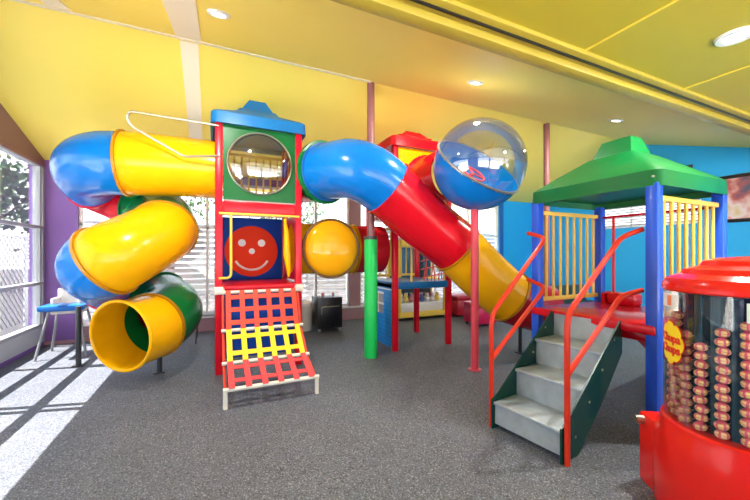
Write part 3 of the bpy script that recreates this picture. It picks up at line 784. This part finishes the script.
# white price sticker under the lid, and pale sticker at right
def sticker(a0, a1, z0, z1, m, name, rad=GR+0.003):
    b = nb(); prv = None
    for k in range(9):
        a_ = a0+(a1-a0)*k/8
        q = [b.verts.new((mc.x+rad*math.cos(a_), mc.y+rad*math.sin(a_), z)) for z in (z0, z1)]
        if prv: b.faces.new((prv[0], q[0], q[1], prv[1]))
        prv = q
    return build(name, b, m, Vm)
sticker(toc-1.35, toc-0.85, 1.115, 1.19, M['white'], 'paper_sticker')
sticker(toc-1.10, toc-0.98, 1.125, 1.18, mat('orange_print', (0.8, 0.25, 0.12), 0.5), 'sticker_print', GR+0.0045)
sticker(toc-0.03, toc+0.12, 1.09, 1.18, mat('pale_green_card', (0.55, 0.66, 0.58), 0.5), 'paper_sticker')
# lollipops
def lolly_base():
    t = thing('lollipop', (0, 0, 0), 'x', 'lollipop', 'wrapped lollipops stacked in the vending machine')
    b = nb(); bmesh.ops.create_uvsphere(b, u_segments=16, v_segments=10, radius=0.0222)
    for v in b.verts: v.co = V((v.co.x*1.25, v.co.y*1.25, v.co.z+0.0222))
    mm = []
    w = build('wrapper', b, [M['candyyellow'], M['candypink']], t)
    for p in w.data.polygons:
        c = p.center; zz = c.z-0.0222
        p.material_index = 1 if (abs(zz) > 0.0155 or math.sin(5*math.atan2(c.y, c.x)) > 0.75) else 0
    b = nb(); lathe(b, [(0.027, -0.002), (0.029, 0.0), (0.027, 0.002)], (0, 0, 0.0222), 16); build('wrapper_seam', b, M['candypink'], t)
    b = nb(); rod(b, (-0.02, 0, 0.0215), (0.062, 0, 0.016), 0.002, 6); build('stick', b, M['white'], t)
    return t
L0 = lolly_base(); used = False
heights = {}
tops = {-7: 13, -6: 14, -5: 13, -4: 12, -3: 13, -2: 10, -1: 12, 0: 13, 1: 14, 2: 12, 3: 13, 4: 12}
colnames = []
for k in range(-5, 3):
    a_ = toc+2*PI*k/NC - 0.02
    cnt = {-5: 12, -4: 13, -3: 11, -2: 10, -1: 12, 0: 13, 1: 12, 2: 11}[k]
    d_ = V((math.cos(a_), math.sin(a_), 0))
    for j in range(cnt):
        p = mc + d_*(0.303 + random.uniform(-0.003, 0.003)) + V((0, 0, 0.513+j*0.0445))
        o = L0 if not used else dup(L0, p)
        o.location = p; used = True
        o.rotation_euler = (random.uniform(-.15, .15), random.uniform(-.15, .15), a_+PI+random.uniform(-.25, .25))
        o['label'] = 'lollipop in yellow and pink wrapper, stacked in a column inside the clear cylinder'

# ------------------------------------------------------------ furniture & small things
# high chair by the corner
H = thing('high_chair', (-1.86, 6.30, 0), 'blue and cream high chair with splayed grey legs in the left corner', 'high chair')
hx, hy = -1.86, 6.30
for sx in (-1, 1):
    for sy in (-1, 1):
        build('leg', rod(nb(), (hx+sx*0.27, hy+sy*0.27, 0), (hx+sx*0.16, hy+sy*0.15, 0.66), 0.016, 10), M['grey'], H)
b = nb(); box(b, hx-0.25, hx+0.25, hy-0.30, hy+0.05, 0.64, 0.72, 0.03); build('tray', b, M['stoolblue'], H)
b = nb(); box(b, hx-0.17, hx+0.17, hy-0.12, hy+0.18, 0.58, 0.64, 0.02); build('seat', b, M['cream'], H)
b = nb(); box(b, hx-0.17, hx+0.17, hy+0.14, hy+0.19, 0.6, 0.92, 0.025)
for s in (-1, 1): box(b, hx+s*0.15-0.02, hx+s*0.15+0.02, hy-0.1, hy+0.18, 0.64, 0.80, 0.015)
build('backrest', b, M['cream'], H)
# metal chair behind tower
Hc = thing('chair', (-0.05, 6.35, 0), 'thin grey metal chair behind the tower, beside the back wall', 'chair')
for sx in (-1, 1):
    for sy in (-1, 1): build('leg', rod(nb(), (-0.05+sx*0.2, 6.35+sy*0.2, 0), (-0.05+sx*0.17, 6.35+sy*0.17, 0.42), 0.011, 8), M['blackmetal'], Hc)
build('seat', box(nb(), -0.25, 0.15, 6.15, 6.55, 0.42, 0.45, 0.012), M['grey'], Hc)
# black drinks cabinet & neighbour
def cabinet(u, v, w, d, h, lab, name='black_cabinet'):
    t = thing(name, (u, v, 0), lab, 'cabinet')
    b = nb(); box(b, u-w/2, u+w/2, v, v+d, 0.06, h, 0.008); build('body', b, M['black'], t)
    build('door', box(nb(), u-w/2+0.03, u+w/2-0.03, v-0.015, v, 0.1, h-0.14, 0.005), M['black'], t)
    b = nb(); sweep(b, rounded([(u-w/2+0.07, v-0.01, h-0.3), (u-w/2+0.07, v-0.03, h-0.16), (u+w/2-0.07, v-0.03, h-0.16)], 0.03), 0.008, 8); build('handle', b, M['steel'], t)
    for sx in (-1, 1):
        build('foot', box(nb(), u+sx*(w/2-0.04)-0.02, u+sx*(w/2-0.04)+0.02, v+0.02, v+0.06, 0, 0.06), M['grey'], t)
    return t
cabinet(1.94, 6.10, 0.47, 0.42, 0.62, 'black low cabinet with grey handle against the back windows')
cabinet(1.20, 6.3, 0.40, 0.42, 0.66, 'narrower black cabinet half hidden behind the red tower post')
for (du, m, lab) in ((-0.08, 'toypink', 'small pink cup on top of the black cabinet'), (0.12, 'cream', 'small cream cup on top of the black cabinet')):
    b = nb(); lathe(b, [(0, 0.67), (0.022, 0.67), (0.03, 0.74), (0.026, 0.74), (0.02, 0.68), (0, 0.68)], (1.94+du, 6.3, -0.05), 20); tag(build('cup', b, M[m]), lab, 'cup')
Tr = thing('waste_bin', (1.555, 6.4, 0), 'pale pedal bin standing between the two black cabinets', 'bin')
b = nb(); lathe(b, [(0, 0), (0.11, 0), (0.13, 0.46), (0.12, 0.46), (0.1, 0.02), (0, 0.02)], (1.555, 6.4, 0), 32); build('bin_body', b, M['cream'], Tr)
b = nb(); lathe(b, [(0.135, 0.46), (0.13, 0.5), (0.06, 0.56), (0, 0.57)], (1.555, 6.4, 0), 32); build('lid', b, M['white'], Tr)

# prize crane machine
A = thing('prize_machine', (4.15, 6.65, 0), 'yellow-framed glass prize machine full of plush toys, behind the playhouse', 'prize machine')
au0, au1, av0, av1, ah = 3.55, 4.75, 6.4, 6.98, 1.72
b = nb()
box(b, au0, au1, av0, av1, 0.06, 0.17, 0.01)
for u in (au0, au1-0.05):
    for v in (av0, av1-0.05): box(b, u, u+0.05, v, v+0.05, 0.17, ah-0.15, 0.006)
build('frame', b, M['toyyellow'], A)
build('back_board', box(nb(), au0+0.02, au1-0.02, av1-0.04, av1-0.02, 0.17, ah-0.15), M['black'], A)
build('toy_shelf', box(nb(), au0+0.05, au1-0.05, av0+0.05, av1-0.05, 0.17, 0.36, 0.01), M['white'], A)
build('header', box(nb(), au0, au1, av0, av1, ah-0.15, ah, 0.02), M['toyyellow'], A)
build('glass', box(nb(), au0+0.05, au1-0.05, av0+0.008, av0+0.014, 0.17, ah-0.15), M['glass'], A)
build('sign_panel', box(nb(), 4.12, 4.5, av0-0.012, av0, 0.72, 0.92, 0.004), M['toyyellow'], A)
for sx in (au0+0.07, au1-0.07):
    build('foot', box(nb(), sx-0.05, sx+0.05, av0+0.03, av1-0.03, 0, 0.06), M['black'], A)
tb = thing('plush_toy', (0, 0, 0), 'x', 'plush toy', 'plush toys in the prize machine')
def toy(m):
    t = thing('plush_toy', (0, 0, 0), 'round plush toy piled inside the glass prize machine', 'plush toy', 'plush toys in the prize machine')
    b = nb(); bmesh.ops.create_uvsphere(b, u_segments=12, v_segments=8, radius=0.06)
    for v in b.verts: v.co.z += 0.06
    build('plush_body', b, m, t)
    b = nb(); bmesh.ops.create_uvsphere(b, u_segments=12, v_segments=8, radius=0.04)
    for v in b.verts: v.co += V((0, -0.02, 0.13))
    for s in (-1, 1):
        r_ = bmesh.ops.create_uvsphere(b, u_segments=8, v_segments=6, radius=0.016)
        for v in r_['verts']: v.co += V((s*0.03, -0.02, 0.17))
    build('plush_head', b, m, t)
    return t
bpy.data.objects.remove(tb)
protos = [(toy(M[k]), lab) for k, lab in (('toywhite', 'white'), ('toyblue', 'blue'), ('toypink', 'pink'), ('toyyellow', 'yellow'))]
first = [True]*4
for i in range(22):
    q = (i*7+i//3) % 4; pr, cn = protos[q]
    r_, c_ = divmod(i, 8)
    p = V((3.67+c_*0.135+(r_ % 2)*0.06, 6.56+r_*0.13, 0.362))
    o = pr if first[q] else dup(pr, p)
    first[q] = False; o.location = p; o.rotation_euler = (0, 0, random.uniform(-1.0, 1.0))
    o['label'] = '%s plush toy in the pile inside the glass prize machine' % cn
    o['group'] = '%s plush toys in the prize machine' % cn
# ottomans
O1 = thing('ottoman', (4.88, 5.45, 0), 'raspberry cube ottoman on short black feet behind the pink pole', 'ottoman')
b = nb(); box(b, 4.65, 5.11, 5.22, 5.68, 0.05, 0.36, 0.02); build('base', b, M['magenta'], O1)
b = nb(); box(b, 4.64, 5.12, 5.21, 5.69, 0.36, 0.46, 0.03); build('cushion', b, M['magenta'], O1)
for sx in (4.70, 5.06):
    for sy in (5.27, 5.63): build('foot', rod(nb(), (sx, sy, 0), (sx, sy, 0.05), 0.02), M['black'], O1)
O2 = thing('bench_seat', (5.6, 6.5, 0), 'long dark red vinyl bench under the back windows', 'bench')
b = nb(); box(b, 4.95, 6.3, 6.25, 6.8, 0.04, 0.38, 0.02); build('base', b, M['sofared'], O2)
b = nb(); box(b, 4.94, 6.31, 6.24, 6.81, 0.38, 0.48, 0.035); build('cushion', b, M['sofared'], O2)
O3 = thing('low_sofa', (6.9, 4.75, 0), 'dark grey-green low sofa seen through the platform bars by the blue wall', 'sofa')
sg = mat('dark_teal_vinyl', (0.02, 0.06, 0.065), 0.4)
b = nb(); box(b, 6.45, 7.5, 4.5, 5.1, 0.05, 0.42, 0.04); build('seat', b, sg, O3)
b = nb(); box(b, 6.45, 7.5, 4.98, 5.16, 0.1, 0.75, 0.05); build('backrest', b, sg, O3)
# pictures on the blue wall
def picture(v0, v1, z0, z1, lab):
    t = thing('framed_picture', (UR, (v0+v1)/2, z0), lab, 'picture')
    b = nb(); f_ = 0.06
    for (a0, a1, c0, c1) in ((v0, v1, z0, z0+f_), (v0, v1, z1-f_, z1), (v0, v0+f_, z0+f_, z1-f_), (v1-f_, v1, z0+f_, z1-f_)): box(b, UR-0.04, UR, a0, a1, c0, c1, 0.006)
    build('picture_frame', b, M['black'], t)
    build('print', box(nb(), UR-0.02, UR-0.002, v0+f_-0.005, v1-f_+0.005, z0+f_-0.005, z1-f_+0.005), M['art'], t)
picture(1.95, 3.03, 1.97, 2.80, 'large black-framed blurry pink and cream print on the blue wall')
picture(3.42, 3.72, 2.80, 3.12, 'small dark-framed print high on the blue wall above the green roof')

# ------------------------------------------------------------ outside
g = struct('ground', prism(nb(), [(-40, -25, -0.12), (45, -25, -0.12), (45, 60, -0.12), (-40, 60, -0.12)], (0, 0, -0.1)), M['ground'])
struct('yard', box(nb(), -40, -3.1, 3.0, 50, -0.118, -0.10), mat('dark_asphalt', (0.028, 0.028, 0.03), 0.9, var=0.3))
struct('yard', box(nb(), -3.0, 30, 8.35, 50, -0.118, -0.10), bpy.data.materials['dark_asphalt'])
SF = thing('slatted_screen', (2.5, 8.1, -0.12), 'white horizontal slatted screen outside the back windows', 'screen')
b = nb()
for k in range(17):
    z = 0.12+k*0.115
    box(b, -2.3, 8.4, 8.08, 8.10, z, z+0.08)
build('slats', b, M['slat'], SF, flat=True)
for k in range(6):
    u = -2.2+k*2.1
    build('post', box(nb(), u-0.04, u+0.04, 8.10, 8.18, -0.12, 2.08), M['white'], SF)
CF = thing('chain_link_fence', (-4.2, 6, -0.12), 'chain-link fence outside the left window', 'fence')
b = nb()
fx = -3.6; z0, z1 = 0.0, 1.75; y0, y1 = 2.5, 13.0
def wire(y, zz, y2, z2): prism(b, [(fx, y, zz-0.010), (fx, y2, z2-0.010), (fx, y2, z2+0.010), (fx, y, zz+0.010)], (0.007, 0, 0))
k = y0-(z1-z0)
while k < y1:
    ya, yb = k, k+(z1-z0)
    if ya >= y0 and yb <= y1: wire(ya, z0, yb, z1); wire(ya, z1, yb, z0)
    k += 0.16
build('chain_mesh', b, mat('dark_wire', (0.06, 0.065, 0.07), 0.6), CF, flat=True)
for k in range(5): build('post', rod(nb(), (fx, y0+1+k*2.1, -0.12), (fx, y0+1+k*2.1, 1.85), 0.035, 12), M['white'], CF)
build('top_rail', rod(nb(), (fx, y0, 1.78), (fx, y1, 1.78), 0.025, 10), M['white'], CF)
# picnic tables beyond the fence
timber = mat('weathered_timber', (0.22, 0.19, 0.15), 0.8)
def picnic(u, v, lab):
    t = thing('picnic_table', (u, v, -0.12), lab, 'table', 'picnic tables outside')
    build('table_top', box(nb(), u-0.5, u+0.5, v-0.9, v+0.9, 0.6, 0.66), timber, t)
    for s in (-1, 1):
        build('bench', box(nb(), u+s*0.85-0.14, u+s*0.85+0.14, v-0.9, v+0.9, 0.3, 0.35), timber, t)
        build('leg', box(nb(), u-0.85, u+0.85, v+s*0.6-0.04, v+s*0.6+0.04, 0.22, 0.30), M['grey'], t)
        build('leg', box(nb(), u-0.06, u+0.06, v+s*0.6-0.04, v+s*0.6+0.04, -0.12, 0.6), M['grey'], t)
picnic(-6.2, 9.5, 'cream picnic table outside the left window, nearer the fence')
picnic(-9.5, 12.5, 'cream picnic table outside the left window, farther off')
# low building
Bd = thing('building', (-15, 16, -0.12), 'long low grey-roofed building beyond the fence outside left window', 'building')
build('wall', box(nb(), -23, -16.5, 8, 30, -0.12, 2.0), mat('grey_render', (0.16, 0.17, 0.17), 0.8), Bd)
b = nb(); prism(b, [(-23.5, 7.5, 2.0), (-15.8, 7.5, 2.0), (-15.8, 7.5, 2.3), (-19.6, 7.5, 3.3), (-23.5, 7.5, 2.3)], (0, 23, 0)); build('roof', b, M['greyroof'], Bd)
for k in range(6): build('window', box(nb(), -16.5, -16.46, 9+k*3.4, 11+k*3.4, 0.7, 1.7), M['navy'], Bd)
def tree(u, v, h, r, lab, n=1300):
    t = thing('tree', (u, v, -0.12), lab, 'tree', 'trees outside')
    b = nb(); sweep(b, [(u, v, -0.12), (u+0.1, v, h*0.35), (u-0.1, v+0.1, h*0.75)], 0, 10, radii=[0.16, 0.12, 0.05])
    for k in range(5):
        a_ = k*1.3; sweep(b, [(u, v, h*0.4), (u+math.cos(a_)*r*0.6, v+math.sin(a_)*r*0.6, h*0.7+0.1*k)], 0, 8, radii=[0.07, 0.02])
    build('trunk', b, M['bark'], t)
    b = nb(); cl = [(V((random.gauss(0, 1), random.gauss(0, 1), random.gauss(0, 0.7))).normalized()*r*random.uniform(0.35, 0.9), r*random.uniform(0.22, 0.4)) for _ in range(16)]
    for i in range(n):
        c_, cr = random.choice(cl)
        p = V((u, v, h-r*0.75))+c_+V((random.gauss(0, 1), random.gauss(0, 1), random.gauss(0, 0.8)))*cr*0.55
        x = V((random.gauss(0, 1), random.gauss(0, 1), random.gauss(0, 1))).normalized(); y = x.orthogonal().normalized(); s = r*random.uniform(0.04, 0.085)
        b.faces.new([b.verts.new(p+x*s), b.verts.new(p+y*s*0.6), b.verts.new(p-x*s), b.verts.new(p-y*s*0.6)])
    build('foliage', b, M['leaf'], t, flat=True, recalc=False)
tree(-12.5, 11.5, 6.3, 2.6, 'broad bushy green tree outside the left window, at the left edge')
tree(-9.0, 21.0, 6.2, 2.8, 'leafy green tree outside the left window, nearest the corner')
tree(-1.5, 15, 4.6, 1.7, 'tree beyond the slatted screen, behind the spiral slide', 700)
tree(3.0, 16, 4.8, 1.9, 'tree beyond the slatted screen, seen between tower and padded pole', 700)
tree(9.5, 17, 4.6, 1.8, 'tree beyond the slatted screen, seen near the blue wall', 700)

# ------------------------------------------------------------ light
w = bpy.data.worlds.new('World'); sc.world = w; w.use_nodes = True
nt = w.node_tree; bg = nt.nodes['Background']
tcw = nt.nodes.new('ShaderNodeTexCoord'); sx_ = nt.nodes.new('ShaderNodeSeparateXYZ'); nt.links.new(tcw.outputs['Generated'], sx_.inputs[0])
cr = nt.nodes.new('ShaderNodeValToRGB'); cr.color_ramp.elements[0].position = 0.0; cr.color_ramp.elements[0].color = (0.95, 0.97, 1, 1)
cr.color_ramp.elements[1].position = 0.7; cr.color_ramp.elements[1].color = (0.62, 0.78, 1, 1)
nt.links.new(sx_.outputs[2], cr.inputs[0]); nt.links.new(cr.outputs[0], bg.inputs[0])
bg.inputs[1].default_value = 2.2
sd = bpy.data.lights.new('sun', 'SUN'); sd.energy = 28; sd.angle = 0.006; sd.color = (1, 0.96, 0.9)
so = bpy.data.objects.new('sun', sd); C.objects.link(so)
el = math.radians(61.5); hd = V((0.966, -0.256, 0)); dirv = V((hd.x*math.cos(el), hd.y*math.cos(el), -math.sin(el)))
so.rotation_euler = dirv.to_track_quat('-Z', 'Y').to_euler(); so.location = (-10, 8, 15)

# ------------------------------------------------------------ camera
cd = bpy.data.cameras.new('camera'); cam = bpy.data.objects.new('camera', cd); C.objects.link(cam)
cd.sensor_width = 36; cd.lens = 347/750*36; cd.shift_y = 5/750; cd.clip_start = 0.02
cam.location = (0, 0, 1.4); cam.rotation_euler = (PI/2, 0, -math.radians(25))
sc.camera = cam
vs = sc.view_settings; vs.view_transform = 'Standard'; vs.look = 'None'; vs.gamma = 1; vs.exposure = 0.85
vs.use_curve_mapping = False
